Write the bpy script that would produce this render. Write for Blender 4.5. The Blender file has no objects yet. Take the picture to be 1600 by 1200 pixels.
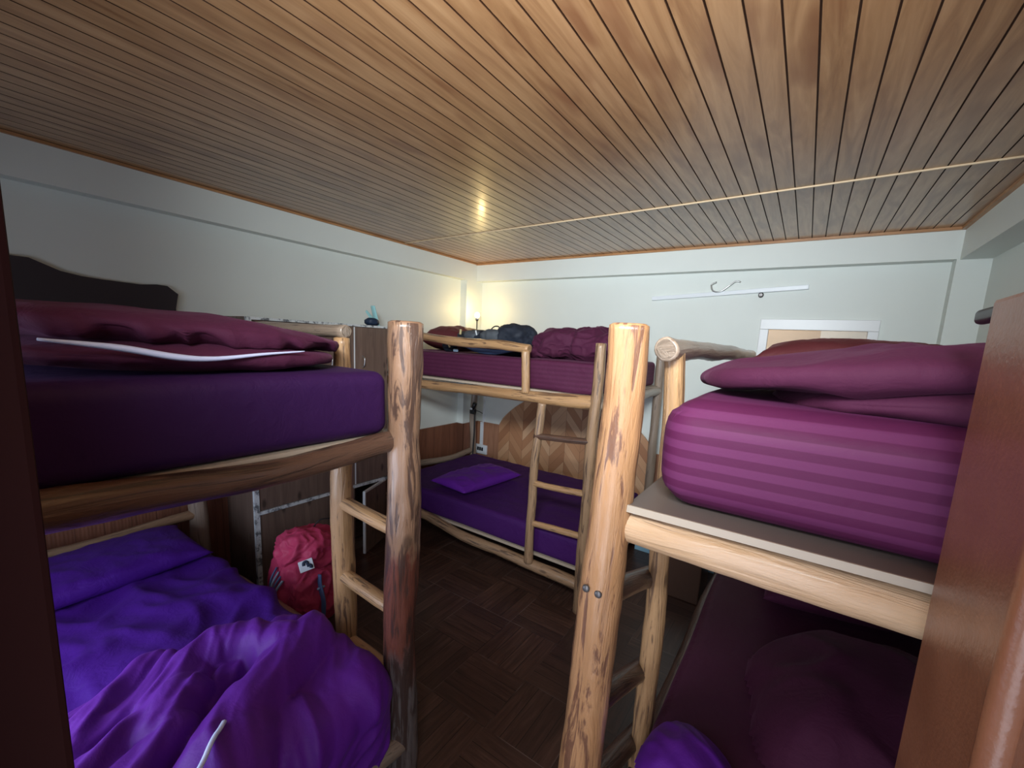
import bpy, bmesh, math, random
from mathutils import Vector, Matrix, noise
random.seed(7)
PI = math.pi
scn = bpy.context.scene
COL = scn.collection
V = Vector

# ------------------------------------------------------------------ materials
class NT:
    def __init__(s, name):
        s.m = bpy.data.materials.new(name); s.m.use_nodes = True
        s.t = s.m.node_tree; s.b = s.t.nodes['Principled BSDF']
    def n(s, typ, **kw):
        x = s.t.nodes.new(typ)
        for k, v in kw.items(): setattr(x, k, v)
        return x
    def l(s, a, b): s.t.links.new(a, b)
    def setv(s, **kw):
        for k, v in kw.items():
            s.b.inputs[k.replace('_', ' ')].default_value = v
    def coord(s, which='Object', scale=(1, 1, 1), loc=(0, 0, 0), rot=(0, 0, 0), rand=0):
        if which == 'World': src = s.n('ShaderNodeNewGeometry').outputs['Position']
        else: src = s.n('ShaderNodeTexCoord').outputs[which]
        mp = s.n('ShaderNodeMapping')
        mp.inputs['Scale'].default_value = scale; mp.inputs['Location'].default_value = loc; mp.inputs['Rotation'].default_value = rot
        s.l(src, mp.inputs['Vector'])
        if rand:
            oi = s.n('ShaderNodeObjectInfo'); mul = s.n('ShaderNodeMath', operation='MULTIPLY'); mul.inputs[1].default_value = rand
            s.l(oi.outputs['Random'], mul.inputs[0]); ad = s.n('ShaderNodeVectorMath', operation='ADD')
            s.l(mp.outputs['Vector'], ad.inputs[0]); s.l(mul.outputs[0], ad.inputs[1]); return ad.outputs[0]
        return mp.outputs['Vector']
    def noise(s, vec, scale=5, detail=4, rough=.55, dist=0):
        x = s.n('ShaderNodeTexNoise'); x.inputs['Scale'].default_value = scale; x.inputs['Detail'].default_value = detail
        x.inputs['Roughness'].default_value = rough; x.inputs['Distortion'].default_value = dist
        s.l(vec, x.inputs['Vector']); return x.outputs['Fac']
    def ramp(s, fac, stops, interp='LINEAR'):
        r = s.n('ShaderNodeValToRGB'); r.color_ramp.interpolation = interp
        e = r.color_ramp.elements
        while len(e) < len(stops): e.new(0.5)
        for k, (p, c) in enumerate(stops):
            e[k].position = p; e[k].color = (*c, 1) if len(c) == 3 else c
        s.l(fac, r.inputs['Fac']); return r.outputs['Color']
    def mix(s, fac, a, b, blend='MIX'):
        x = s.n('ShaderNodeMix', data_type='RGBA', blend_type=blend)
        for key, val in ((0, fac), (6, a), (7, b)):
            if isinstance(val, (int, float)): x.inputs[key].default_value = val
            elif isinstance(val, tuple): x.inputs[key].default_value = (*val, 1)
            else: s.l(val, x.inputs[key])
        return x.outputs[2]
    def math(s, op, a, b=0.0, c=None):
        x = s.n('ShaderNodeMath', operation=op)
        for k, val in enumerate((a, b) if c is None else (a, b, c)):
            if isinstance(val, (int, float)): x.inputs[k].default_value = val
            else: s.l(val, x.inputs[k])
        return x.outputs[0]
    def sep(s, vec):
        x = s.n('ShaderNodeSeparateXYZ'); s.l(vec, x.inputs[0]); return x.outputs
    def comb(s, x, y, z=0.0):
        c = s.n('ShaderNodeCombineXYZ')
        for k, val in enumerate((x, y, z)):
            if isinstance(val, (int, float)): c.inputs[k].default_value = val
            else: s.l(val, c.inputs[k])
        return c.outputs[0]
    def white(s, vec):
        x = s.n('ShaderNodeTexWhiteNoise', noise_dimensions='3D'); s.l(vec, x.inputs['Vector']); return x.outputs['Value']
    def base(s, c):
        if isinstance(c, tuple): s.b.inputs['Base Color'].default_value = (*c, 1)
        else: s.l(c, s.b.inputs['Base Color'])
    def bump(s, h, strength=.3, dist=.01):
        b = s.n('ShaderNodeBump'); b.inputs['Strength'].default_value = strength; b.inputs['Distance'].default_value = dist
        s.l(h, b.inputs['Height']); s.l(b.outputs['Normal'], s.b.inputs['Normal'])

def plain(name, c, rough=.5, metal=0, **kw):
    s = NT(name); s.base(c); s.setv(Roughness=rough, Metallic=metal, **kw); return s.m

def wall_mat(name, c):
    s = NT(name); v = s.coord('World')
    f = s.noise(v, 1.3, 4)
    s.base(s.ramp(f, [(.3, tuple(x * .95 for x in c)), (.7, c)]))
    s.setv(Roughness=.55); s.bump(s.noise(v, 60, 3), .08, .003); return s.m

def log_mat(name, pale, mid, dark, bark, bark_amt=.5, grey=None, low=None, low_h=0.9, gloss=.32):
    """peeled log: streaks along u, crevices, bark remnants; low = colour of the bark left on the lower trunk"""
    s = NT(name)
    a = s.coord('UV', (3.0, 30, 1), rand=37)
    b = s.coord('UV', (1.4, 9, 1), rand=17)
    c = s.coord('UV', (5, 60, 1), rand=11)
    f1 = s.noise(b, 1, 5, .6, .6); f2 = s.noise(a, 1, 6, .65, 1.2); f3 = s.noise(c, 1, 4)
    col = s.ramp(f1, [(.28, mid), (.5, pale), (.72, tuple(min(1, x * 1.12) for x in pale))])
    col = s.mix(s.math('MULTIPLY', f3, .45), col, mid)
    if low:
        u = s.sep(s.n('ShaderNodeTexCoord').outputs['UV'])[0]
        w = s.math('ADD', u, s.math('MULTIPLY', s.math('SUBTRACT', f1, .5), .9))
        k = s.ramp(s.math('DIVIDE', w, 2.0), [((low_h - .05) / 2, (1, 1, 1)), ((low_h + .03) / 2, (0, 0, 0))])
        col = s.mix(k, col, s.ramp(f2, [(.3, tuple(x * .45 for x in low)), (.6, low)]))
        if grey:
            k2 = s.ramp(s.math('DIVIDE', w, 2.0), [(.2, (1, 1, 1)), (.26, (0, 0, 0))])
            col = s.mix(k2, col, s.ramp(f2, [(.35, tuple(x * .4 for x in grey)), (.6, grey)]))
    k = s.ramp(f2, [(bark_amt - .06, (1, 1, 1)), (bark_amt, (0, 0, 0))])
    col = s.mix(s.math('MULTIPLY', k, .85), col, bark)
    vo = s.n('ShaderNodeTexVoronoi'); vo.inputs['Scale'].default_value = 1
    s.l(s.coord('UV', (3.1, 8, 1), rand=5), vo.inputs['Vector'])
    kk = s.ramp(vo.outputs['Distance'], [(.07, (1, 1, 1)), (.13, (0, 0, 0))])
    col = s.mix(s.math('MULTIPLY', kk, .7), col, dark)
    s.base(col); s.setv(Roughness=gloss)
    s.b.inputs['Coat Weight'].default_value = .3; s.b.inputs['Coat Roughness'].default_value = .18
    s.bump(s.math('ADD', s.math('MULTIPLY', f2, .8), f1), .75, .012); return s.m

def fabric_mat(name, c1, c2, stripe=0, axis=2, period=.045, sheen=.1, rough=.6, amp=.5):
    s = NT(name); v = s.coord('Object')
    f = s.noise(v, 3.5, 3)
    col = s.ramp(f, [(.3, c1), (.7, tuple(a * .85 + b * .15 for a, b in zip(c1, c2)))])
    if stripe:
        z = s.sep(v)[axis]
        w = s.math('SINE', s.math('MULTIPLY', z, 2 * PI / period))
        k = s.ramp(s.math('MULTIPLY_ADD', w, .5, .5), [(.42, (0, 0, 0)), (.58, (1, 1, 1))])
        col = s.mix(s.math('MULTIPLY', k, stripe), col, c2)
    s.base(col); s.setv(Roughness=rough); s.b.inputs['Specular IOR Level'].default_value = .18
    s.b.inputs['Sheen Weight'].default_value = sheen; s.b.inputs['Sheen Roughness'].default_value = .4
    s.b.inputs['Sheen Tint'].default_value = (*[min(1, x * 3 + .1) for x in c2], 1)
    h = s.math('ADD', s.noise(v, 14, 4, .6, .5), s.math('MULTIPLY', s.noise(v, 700, 1), .06))
    s.bump(h, amp, .012); return s.m

PLUM = ((.066, .012, .035), (.11, .025, .068))
M = {}
M['wall'] = wall_mat('wall_paint', (.77, .81, .77))
M['wall_in'] = wall_mat('hall_paint', (.62, .50, .38))
M['white'] = plain('white_paint', (.78, .79, .8), .35)
M['white_plastic'] = plain('white_plastic', (.82, .86, .9), .35)
M['pale_blue'] = plain('pale_blue_board', (.35, .62, .8), .5)
M['black'] = plain('black_plastic', (.008, .008, .010), .4)
M['dark_fabric'] = plain('dark_navy_fabric', (.012, .017, .03), .7)
M['grey_fabric'] = plain('grey_fabric', (.075, .085, .1), .75)
M['yellow'] = plain('yellow_webbing', (.6, .5, .25), .6)
M['steel'] = plain('steel', (.6, .6, .6), .3, 1)
M['grommet'] = plain('grey_screw', (.13, .12, .12), .4, .6)
M['zip'] = plain('pale_zip_tape', (.62, .66, .9), .5)
M['blue_strap'] = plain('blue_webbing', (.09, .15, .32), .6)
M['pale_strap'] = plain('pale_blue_webbing', (.32, .45, .62), .6)
M['teal'] = plain('pale_teal_plastic', (.36, .68, .70), .35)
M['navy'] = plain('navy_cloth', (.01, .025, .06), .6)
M['patch'] = plain('white_patch', (.75, .8, .85), .6)
M['ply_edge'] = plain('plywood', (.42, .34, .26), .5)
M['ply_dark'] = plain('worn_dark_plywood', (.15, .115, .10), .45)
M['cord'] = plain('dark_cord', (.012, .012, .014), .5)

s = NT('bulb_glass'); s.base((1, .9, .7)); s.b.inputs['Emission Color'].default_value = (1, .82, .5, 1); s.b.inputs['Emission Strength'].default_value = 9; M['bulb'] = s.m
s = NT('pane_glass'); s.base((.9, .95, .95)); s.setv(Roughness=.02, Alpha=.12); M['glass'] = s.m

# ceiling: PVC planks printed with wood
PW = .0798
s = NT('ceiling_planks'); p = s.coord('World')
xyz = s.sep(p); k = s.math('FLOOR', s.math('DIVIDE', xyz[0], PW))
rnd = s.white(s.comb(k, 3.0))
g = s.comb(s.math('MULTIPLY', xyz[0], 16), s.math('ADD', s.math('MULTIPLY', xyz[1], 1.5), s.math('MULTIPLY', rnd, 40)), rnd)
f = s.noise(g, 1, 6, .6, 1.4)
g2 = s.comb(s.math('MULTIPLY', xyz[0], 75), s.math('ADD', s.math('MULTIPLY', xyz[1], 3), s.math('MULTIPLY', rnd, 40)), rnd)
f2 = s.noise(g2, 1, 4)
g3 = s.comb(s.math('MULTIPLY', xyz[0], 9), s.math('ADD', s.math('MULTIPLY', xyz[1], 2.6), s.math('MULTIPLY', rnd, 70)), rnd)
f3 = s.noise(g3, 1, 2)
col = s.ramp(f, [(.28, (.24, .105, .042)), (.5, (.44, .235, .105)), (.72, (.60, .35, .175))])
col = s.mix(s.math('MULTIPLY', f2, .45), col, (.25, .10, .036))
col = s.mix(s.ramp(f3, [(.55, (0, 0, 0)), (.72, (.75, .75, .75))]), col, (.20, .068, .025))
col = s.mix(s.math('MULTIPLY', rnd, .22), col, (.58, .33, .17))
s.base(col); s.setv(Roughness=.30); s.b.inputs['Coat Weight'].default_value = .25; s.b.inputs['Coat Roughness'].default_value = .14
s.bump(f2, .05, .002); M['ceil'] = s.m
M['groove'] = plain('dark_groove', (.06, .022, .008), .6)
s = NT('orange_trim'); v = s.coord('World', (6, 6, 60)); s.base(s.ramp(s.noise(v, 1, 4), [(.3, (.36, .16, .06)), (.7, (.55, .29, .13))])); s.setv(Roughness=.4); M['trim'] = s.m
M['rope'] = plain('pale_batten', (.66, .50, .32), .5)

# floor: dark basket weave parquet
s = NT('parquet'); p = s.coord('World'); xyz = s.sep(p); B = .34
cx = s.math('FLOOR', s.math('DIVIDE', xyz[0], B)); cy = s.math('FLOOR', s.math('DIVIDE', xyz[1], B))
par = s.math('MODULO', s.math('ABSOLUTE', s.math('ADD', cx, cy)), 2.0)
ux = s.math('DIVIDE', xyz[0], B / 4); uy = s.math('DIVIDE', xyz[1], B / 4)
def sel(a, b): return s.math('ADD', s.math('MULTIPLY', a, par), s.math('MULTIPLY', b, s.math('SUBTRACT', 1.0, par)))
u = sel(ux, uy); w = sel(xyz[1], xyz[0])
ku = s.math('FLOOR', u)
rnd = s.white(s.comb(ku, s.math('ADD', cx, s.math('MULTIPLY', par, 31.0)), cy))
gv = s.comb(s.math('MULTIPLY', u, 4.0), s.math('MULTIPLY', w, 3.5), s.math('MULTIPLY', rnd, 20))
f = s.noise(gv, 1, 5, .6, .6)
col = s.ramp(f, [(.25, (.040, .020, .015)), (.55, (.095, .048, .034)), (.8, (.165, .088, .062))])
col = s.mix(s.math('MULTIPLY', rnd, .55), col, (.030, .015, .012))
fr = s.math('FRACT', u); gap = s.math('LESS_THAN', fr, .045)
fx = s.math('FRACT', s.math('DIVIDE', xyz[0], B)); fy = s.math('FRACT', s.math('DIVIDE', xyz[1], B))
gap2 = s.math('MAXIMUM', s.math('LESS_THAN', fx, .012), s.math('LESS_THAN', fy, .012))
dust = s.noise(p, 2.4, 3)
col = s.mix(s.math('MULTIPLY', gap, .8), col, (.010, .006, .006))
col = s.mix(s.math('MULTIPLY', gap2, s.ramp(dust, [(.45, (0, 0, 0)), (.6, (.8, .8, .8))])), col, (.20, .15, .13))
s.base(col); s.setv(Roughness=.36); s.bump(s.math('ADD', f, s.math('MULTIPLY', gap, -1.0)), .12, .004); M['floor'] = s.m

def planks_mat(name, ax, wid, c1, c2, c3, groove=.05, flute=0, knots=True, bmp=.4):
    s = NT(name); p = s.coord('World'); xyz = s.sep(p)
    u = s.math('DIVIDE', xyz[ax], wid); k = s.math('FLOOR', u); rnd = s.white(s.comb(k, 9.0))
    gv = s.comb(s.math('MULTIPLY', u, 3.2), s.math('MULTIPLY', xyz[2], 2.2), s.math('MULTIPLY', rnd, 30))
    f = s.noise(gv, 1, 5, .6, .8)
    col = s.ramp(f, [(.25, c1), (.55, c2), (.8, c3)])
    col = s.mix(s.math('MULTIPLY', rnd, .35), col, c1)
    if knots:
        vo = s.n('ShaderNodeTexVoronoi'); vo.inputs['Scale'].default_value = 1
        s.l(s.comb(s.math('MULTIPLY', xyz[ax], 11), s.math('MULTIPLY', xyz[2], 4.5), 0.0), vo.inputs['Vector'])
        col = s.mix(s.ramp(vo.outputs['Distance'], [(.08, (.8, .8, .8)), (.2, (0, 0, 0))]), col, tuple(x * .3 for x in c1))
    fr = s.math('FRACT', u); gap = s.math('LESS_THAN', fr, groove)
    col = s.mix(s.math('MULTIPLY', gap, .6), col, tuple(x * .4 for x in c1))
    h = s.math('MULTIPLY', gap, -1.0)
    if flute:
        h = s.math('ADD', h, s.math('SINE', s.math('MULTIPLY', xyz[ax], 2 * PI / flute)))
    s.base(col); s.setv(Roughness=.42); s.bump(h, bmp, .004); return s.m
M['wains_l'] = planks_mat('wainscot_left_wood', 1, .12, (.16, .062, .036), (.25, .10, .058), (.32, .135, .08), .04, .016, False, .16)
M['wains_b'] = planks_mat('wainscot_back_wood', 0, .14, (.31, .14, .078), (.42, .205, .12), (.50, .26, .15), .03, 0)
M['laminate'] = planks_mat('wardrobe_laminate', 1, .11, (.115, .075, .058), (.19, .125, .095), (.26, .175, .135), .0, 0)
M['laminate_x'] = planks_mat('wardrobe_laminate_side', 0, .11, (.115, .075, .058), (.19, .125, .095), (.26, .175, .135), .0, 0)
s = NT('dashed_edging'); p = s.coord('World', (16, 16, 16)); 
col = s.ramp(s.noise(p, 1, 5, .7), [(.42, (.16, .17, .18)), (.5, (.62, .65, .66)), (.62, (.75, .78, .78))], 'LINEAR'); s.base(col); s.setv(Roughness=.4); M['edging'] = s.m

# herringbone headboard on the back wall
s = NT('herringbone'); p = s.coord('World'); xyz = s.sep(p); W = .178
u = s.math('DIVIDE', s.math('ADD', xyz[0], 10.0), W); k = s.math('FLOOR', u); par = s.math('MODULO', k, 2.0)
fu = s.math('FRACT', u)
sgn = s.math('SUBTRACT', s.math('MULTIPLY', par, 2.0), 1.0)
d = s.math('ADD', s.math('DIVIDE', xyz[2], W), s.math('MULTIPLY', s.math('SUBTRACT', fu, .5), s.math('MULTIPLY', sgn, 1.15)))
dd = s.math('DIVIDE', d, .62); kd = s.math('FLOOR', dd); rnd = s.white(s.comb(k, kd, 2.0))
gv = s.comb(s.math('MULTIPLY', d, 9.0), s.math('MULTIPLY', fu, 1.6), s.math('MULTIPLY', rnd, 40))
f = s.noise(gv, 1, 4)
col = s.ramp(rnd, [(0, (.34, .145, .07)), (.35, (.50, .25, .125)), (.7, (.62, .35, .19)), (1, (.74, .47, .28))])
col = s.mix(s.math('MULTIPLY', f, .4), col, (.40, .18, .09))
gap = s.math('MAXIMUM', s.math('LESS_THAN', s.math('FRACT', dd), .035), s.math('LESS_THAN', fu, .02))
col = s.mix(s.math('MULTIPLY', gap, .6), col, (.13, .05, .03))
s.base(col); s.setv(Roughness=.42); s.bump(s.math('MULTIPLY', gap, -1.0), .3, .003); M['herring'] = s.m
M['headboard_edge'] = plain('headboard_edge', (.22, .10, .05), .5)
M['dark_board'] = plain('dark_headboard', (.024, .016, .022), .55)

# logs
M['log_big'] = log_mat('pale_peeled_log', (.43, .225, .105), (.31, .14, .055), (.13, .06, .035), (.13, .055, .035), .45)
M['log_worn'] = log_mat('worn_bark_log', (.29, .165, .10), (.15, .08, .048), (.07, .04, .028), (.06, .032, .025), .50, grey=(.17, .14, .13), low=(.17, .055, .036), low_h=.98)
M['log_ladder'] = log_mat('honey_log', (.50, .29, .14), (.33, .175, .075), (.12, .065, .035), (.11, .06, .038), .45)
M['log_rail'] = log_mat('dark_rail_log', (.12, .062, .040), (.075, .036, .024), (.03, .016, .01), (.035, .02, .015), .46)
M['log_tan'] = log_mat('tan_log', (.37, .23, .13), (.24, .135, .072), (.09, .055, .035), (.085, .05, .035), .46)
M['log_pale'] = log_mat('cream_log', (.64, .42, .255), (.52, .31, .16), (.28, .16, .09), (.33, .20, .12), .38)
M['log_grey'] = log_mat('greyed_log', (.33, .25, .19), (.24, .17, .12), (.09, .06, .05), (.13, .09, .07), .42)

# fabrics
M['plum'] = fabric_mat('plum_cotton', *PLUM, stripe=.25, period=.03)
M['plum_stripe'] = fabric_mat('plum_satin_stripe', (.078, .010, .045), (.122, .024, .082), stripe=.8, axis=2, period=.038, sheen=.04, amp=.2)
M['plum_plain'] = fabric_mat('plum_duvet', *PLUM, rough=.75, sheen=.15)
M['violet'] = fabric_mat('violet_cotton', (.052, .006, .185), (.10, .02, .30), sheen=.06, rough=.55)  # plum bedding; blue daylight on it put into the colour, duvet below too
M['violet_duvet'] = fabric_mat('violet_duvet', (.105, .013, .25), (.19, .045, .40), sheen=.10, rough=.5, amp=.35)
M['grape'] = fabric_mat('grape_cotton', (.045, .008, .085), (.08, .018, .15), sheen=.06)  # plum again, with some of the blue daylight put into the colour
M['purple_shaded'] = fabric_mat('shaded_purple_cotton', (.028, .006, .048), (.05, .012, .085), sheen=.05)  # darker copy of the bunk bedding, shade put into the colour
M['maroon'] = fabric_mat('maroon_cotton', (.105, .022, .026), (.17, .05, .05))
M['pink'] = fabric_mat('pink_nylon', (.50, .045, .115), (.58, .10, .17), sheen=.05, rough=.45, amp=.6)

s = NT('brown_gloss_paint'); v = s.coord('World'); f = s.noise(v, 9, 5)
s.base(s.ramp(f, [(.3, (.18, .066, .031)), (.7, (.235, .092, .045))])); s.setv(Roughness=.33)
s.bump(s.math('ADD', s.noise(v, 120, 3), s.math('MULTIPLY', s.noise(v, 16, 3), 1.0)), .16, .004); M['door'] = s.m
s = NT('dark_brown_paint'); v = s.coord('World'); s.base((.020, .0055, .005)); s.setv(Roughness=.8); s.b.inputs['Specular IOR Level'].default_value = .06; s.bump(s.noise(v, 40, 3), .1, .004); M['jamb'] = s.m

# ------------------------------------------------------------------ mesh helpers
def box(bm, x0, x1, y0, y1, z0, z1, bev=0):
    t = bmesh.new()
    r = bmesh.ops.create_cube(t, size=1)
    for v in t.verts: v.co = V(((x0 + x1) / 2 + v.co.x * (x1 - x0), (y0 + y1) / 2 + v.co.y * (y1 - y0), (z0 + z1) / 2 + v.co.z * (z1 - z0)))
    if bev: bmesh.ops.bevel(t, geom=list(t.edges), offset=bev, segments=2, affect='EDGES', profile=.6)
    join(bm, t)

def join(bm, t, mat=None):
    if mat is not None: bmesh.ops.transform(t, matrix=mat, verts=t.verts)
    uvs = t.loops.layers.uv.active; uvd = bm.loops.layers.uv.active
    mp = {v: bm.verts.new(v.co) for v in t.verts}
    for f in t.faces:
        try: g = bm.faces.new([mp[v] for v in f.verts])
        except ValueError: continue
        g.smooth = f.smooth; g.material_index = f.material_index
        if uvs:
            if not uvd: uvd = bm.loops.layers.uv.new('UVMap')
            for a, b in zip(f.loops, g.loops): b[uvd].uv = a[uvs].uv
    t.free()

def catmull(pts, n):
    P = [V(p) for p in pts]
    if len(P) == 2: return [P[0].lerp(P[1], i / (n - 1)) for i in range(n)]
    Q = [P[0] * 2 - P[1]] + P + [P[-1] * 2 - P[-2]]
    out = []
    for i in range(n):
        t = i / (n - 1) * (len(P) - 1); k = min(int(t), len(P) - 2); f = t - k
        a, b, c, d = Q[k:k + 4]
        out.append(.5 * ((2 * b) + (c - a) * f + (2 * a - 5 * b + 4 * c - d) * f * f + (3 * b - a - 3 * c + d) * f ** 3))
    return out

def tube(pts, rad, n=40, sides=12, wob=0., rough=0., seed=0., flat=1.0, cap=True, smooth_pts=True):
    """a round bar through pts; rad: a number or one per point; wob: sideways wander; rough: uneven surface. UV: u metres along, v around"""
    bm = bmesh.new(); uv = bm.loops.layers.uv.new('UVMap')
    P = catmull(pts, n) if smooth_pts else [V(p) for p in pts]
    n = len(P)
    rr = rad if isinstance(rad, (list, tuple)) else [rad] * 2
    def R(t):
        t *= len(rr) - 1; k = min(int(t), len(rr) - 2); return rr[k] + (rr[k + 1] - rr[k]) * (t - k)
    T = [(P[min(i + 1, n - 1)] - P[max(i - 1, 0)]).normalized() for i in range(n)]
    ref = V((0, 0, 1)) if abs(T[0].z) < .8 else V((1, 0, 0))
    A = (ref - T[0] * ref.dot(T[0])).normalized()
    u = 0; rings = []; us = []
    for i in range(n):
        A = (A - T[i] * A.dot(T[i])).normalized(); Bv = T[i].cross(A)
        if i: u += (P[i] - P[i - 1]).length
        us.append(u)
        c = P[i] + A * wob * noise.noise(V((u * 2.2, seed, 1))) + Bv * wob * noise.noise(V((u * 2.2, seed, 9)))
        ring = []
        for j in range(sides):
            a = 2 * PI * j / sides
            r = R(i / (n - 1))
            if rough:
                r *= 1 + rough * (noise.noise(V((math.cos(a) * .9, math.sin(a) * .9 + seed * 3, u * 4))) * .9 + .5 * noise.noise(V((math.cos(a) * 2, math.sin(a) * 2 + seed, u * 14))))
            ring.append(bm.verts.new(c + A * (r * math.cos(a)) + Bv * (r * math.sin(a) * flat)))
        rings.append(ring)
    for i in range(n - 1):
        for j in range(sides):
            k = (j + 1) % sides
            f = bm.faces.new((rings[i][j], rings[i][k], rings[i + 1][k], rings[i + 1][j])); f.smooth = True
            for lp, (uu, vv) in zip(f.loops, ((us[i], j), (us[i], j + 1), (us[i + 1], j + 1), (us[i + 1], j))):
                lp[uv].uv = (uu, vv / sides * .3)
    if cap:
        for ring, sg in ((rings[0], -1), (rings[-1], 1)):
            vs = ring if sg > 0 else ring[::-1]
            cen = sum((v.co for v in vs), V()) / sides
            inner = [bm.verts.new(cen + (v.co - cen) * .82 + (T[-1] if sg > 0 else -T[0]) * (.10 * (v.co - cen).length)) for v in vs]
            for j in range(sides):
                k = (j + 1) % sides
                f = bm.faces.new((vs[j], vs[k], inner[k], inner[j])); f.smooth = True
                for lp in f.loops: lp[uv].uv = (us[-1] if sg > 0 else 0, .1 * j)
            f = bm.faces.new(inner)
            for q, lp in enumerate(f.loops): lp[uv].uv = (.3 * math.cos(q), .3 * math.sin(q))
    bmesh.ops.recalc_face_normals(bm, faces=bm.faces)
    return bm

def log(pts, rad, seed=0., n=48, sides=18, wob=.012, rough=.10): return tube(pts, rad, n, sides, wob, rough, seed)

def rbox(c, size, r, n=24, disp=None):
    """rounded box with a fine grid, pushed by disp(p, normal) metres along its normal"""
    bm = bmesh.new(); h = V(size) / 2; c = V(c)
    def axis_pts(hh):
        k = 5; out = [-hh + r * (1 - math.cos(PI / 2 * i / k)) for i in range(k)]
        m = max(2, int(n * hh / max(h))); out += [-hh + r + (2 * hh - 2 * r) * i / m for i in range(m + 1)]
        out += [hh - r * (1 - math.cos(PI / 2 * i / k)) for i in range(k - 1, -1, -1)]
        return out
    ax = [axis_pts(h[i]) for i in range(3)]
    for d in range(3):
        a, b = (d + 1) % 3, (d + 2) % 3
        for sg in (-1, 1):
            g = []
            for u in ax[a]:
                row = []
                for w in ax[b]:
                    p = V((0, 0, 0)); p[d] = sg * h[d]; p[a] = u; p[b] = w
                    q = V([max(-h[i] + r, min(h[i] - r, p[i])) for i in range(3)])
                    nn = (p - q)
                    nn = nn.normalized() if nn.length > 1e-9 else V([sg if i == d else 0 for i in range(3)])
                    pp = q + nn * r
                    if disp: pp = pp + nn * disp(pp + c, nn)
                    row.append(bm.verts.new(pp + c))
                g.append(row)
            for i in range(len(g) - 1):
                for j in range(len(g[0]) - 1):
                    f = bm.faces.new((g[i][j], g[i + 1][j], g[i + 1][j + 1], g[i][j + 1]) if sg > 0 else (g[i][j], g[i][j + 1], g[i + 1][j + 1], g[i + 1][j]))
                    f.smooth = True
    bmesh.ops.remove_doubles(bm, verts=bm.verts, dist=1e-4)
    return bm

def blob(c, size, e=2.4, sub=5, disp=None, rot=None, flat_bottom=None, taper=None):
    """superellipsoid pushed by disp(unit point) metres along its normal"""
    bm = bmesh.new(); bmesh.ops.create_icosphere(bm, subdivisions=sub, radius=1)
    h = V(size) / 2; c = V(c)
    for v in bm.verts:
        d = v.co.normalized()
        k = (abs(d.x) ** e + abs(d.y) ** e + abs(d.z) ** e) ** (-1 / e)
        u = d * k; p = V((u.x * h.x, u.y * h.y, u.z * h.z))
        if taper: p = taper(u, p)
        if disp: p += V((d.x / h.x, d.y / h.y, d.z / h.z)).normalized() * disp(u)
        v.co = p
    if rot is not None: bmesh.ops.transform(bm, matrix=rot, verts=bm.verts)
    for v in bm.verts:
        v.co += c
        if flat_bottom is not None and v.co.z < flat_bottom: v.co.z = flat_bottom + .02 * (v.co.z - flat_bottom)
    for f in bm.faces: f.smooth = True
    return bm

def fold(p, f=3., seed=0., sharp=1.6):
    """ridged noise 0..1: soft cloth folds"""
    q = V((p[0] * f + seed, p[1] * f, p[2] * f))
    q += .35 * V((noise.noise(q * .7 + V((5, 0, 0))), noise.noise(q * .7 + V((0, 9, 0))), noise.noise(q * .7)))
    a = noise.noise(q); a = math.sqrt(a * a + .006) - .05
    return max(0, 1 - a * 2) ** sharp

def pillow(c, size, rot=None, seed=0, n=36, wr=.012):
    bm = bmesh.new(); sx, sy, sz = size; top = []; bot = []
    for i in range(n + 1):
        rt = []; rb = []
        for j in range(n + 1):
            u = -1 + 2 * i / n; w = -1 + 2 * j / n
            k = ((1 - abs(u) ** 2.6) * (1 - abs(w) ** 2.6))
            t = sz / 2 * max(0, k) ** .42
            pin = 1 - .07 * (1 - abs(u) ** 3) * abs(w) ** 4; pin2 = 1 - .07 * (1 - abs(w) ** 3) * abs(u) ** 4
            x = u * sx / 2 * pin2; y = w * sy / 2 * pin
            d = wr * (fold((x, y, 0), 5, seed) + .6 * fold((x, y, 0), 11, seed + 4)) * min(1, k * 4 + .1)
            edge = i in (0, n) or j in (0, n)
            a = bm.verts.new((x, y, t + d * (0 if edge else 1))); rt.append(a)
            rb.append(a if edge else bm.verts.new((x, y, -t * .8)))
        top.append(rt); bot.append(rb)
    for i in range(n):
        for j in range(n):
            f = bm.faces.new((top[i][j], top[i + 1][j], top[i + 1][j + 1], top[i][j + 1])); f.smooth = True
            q = [bot[i][j], bot[i][j + 1], bot[i + 1][j + 1], bot[i + 1][j]]
            try: f = bm.faces.new(q); f.smooth = True
            except ValueError: pass
    m = Matrix.Translation(V(c)) @ (rot.to_4x4() if rot is not None else Matrix.Identity(4))
    bmesh.ops.transform(bm, matrix=m, verts=bm.verts)
    return bm

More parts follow.
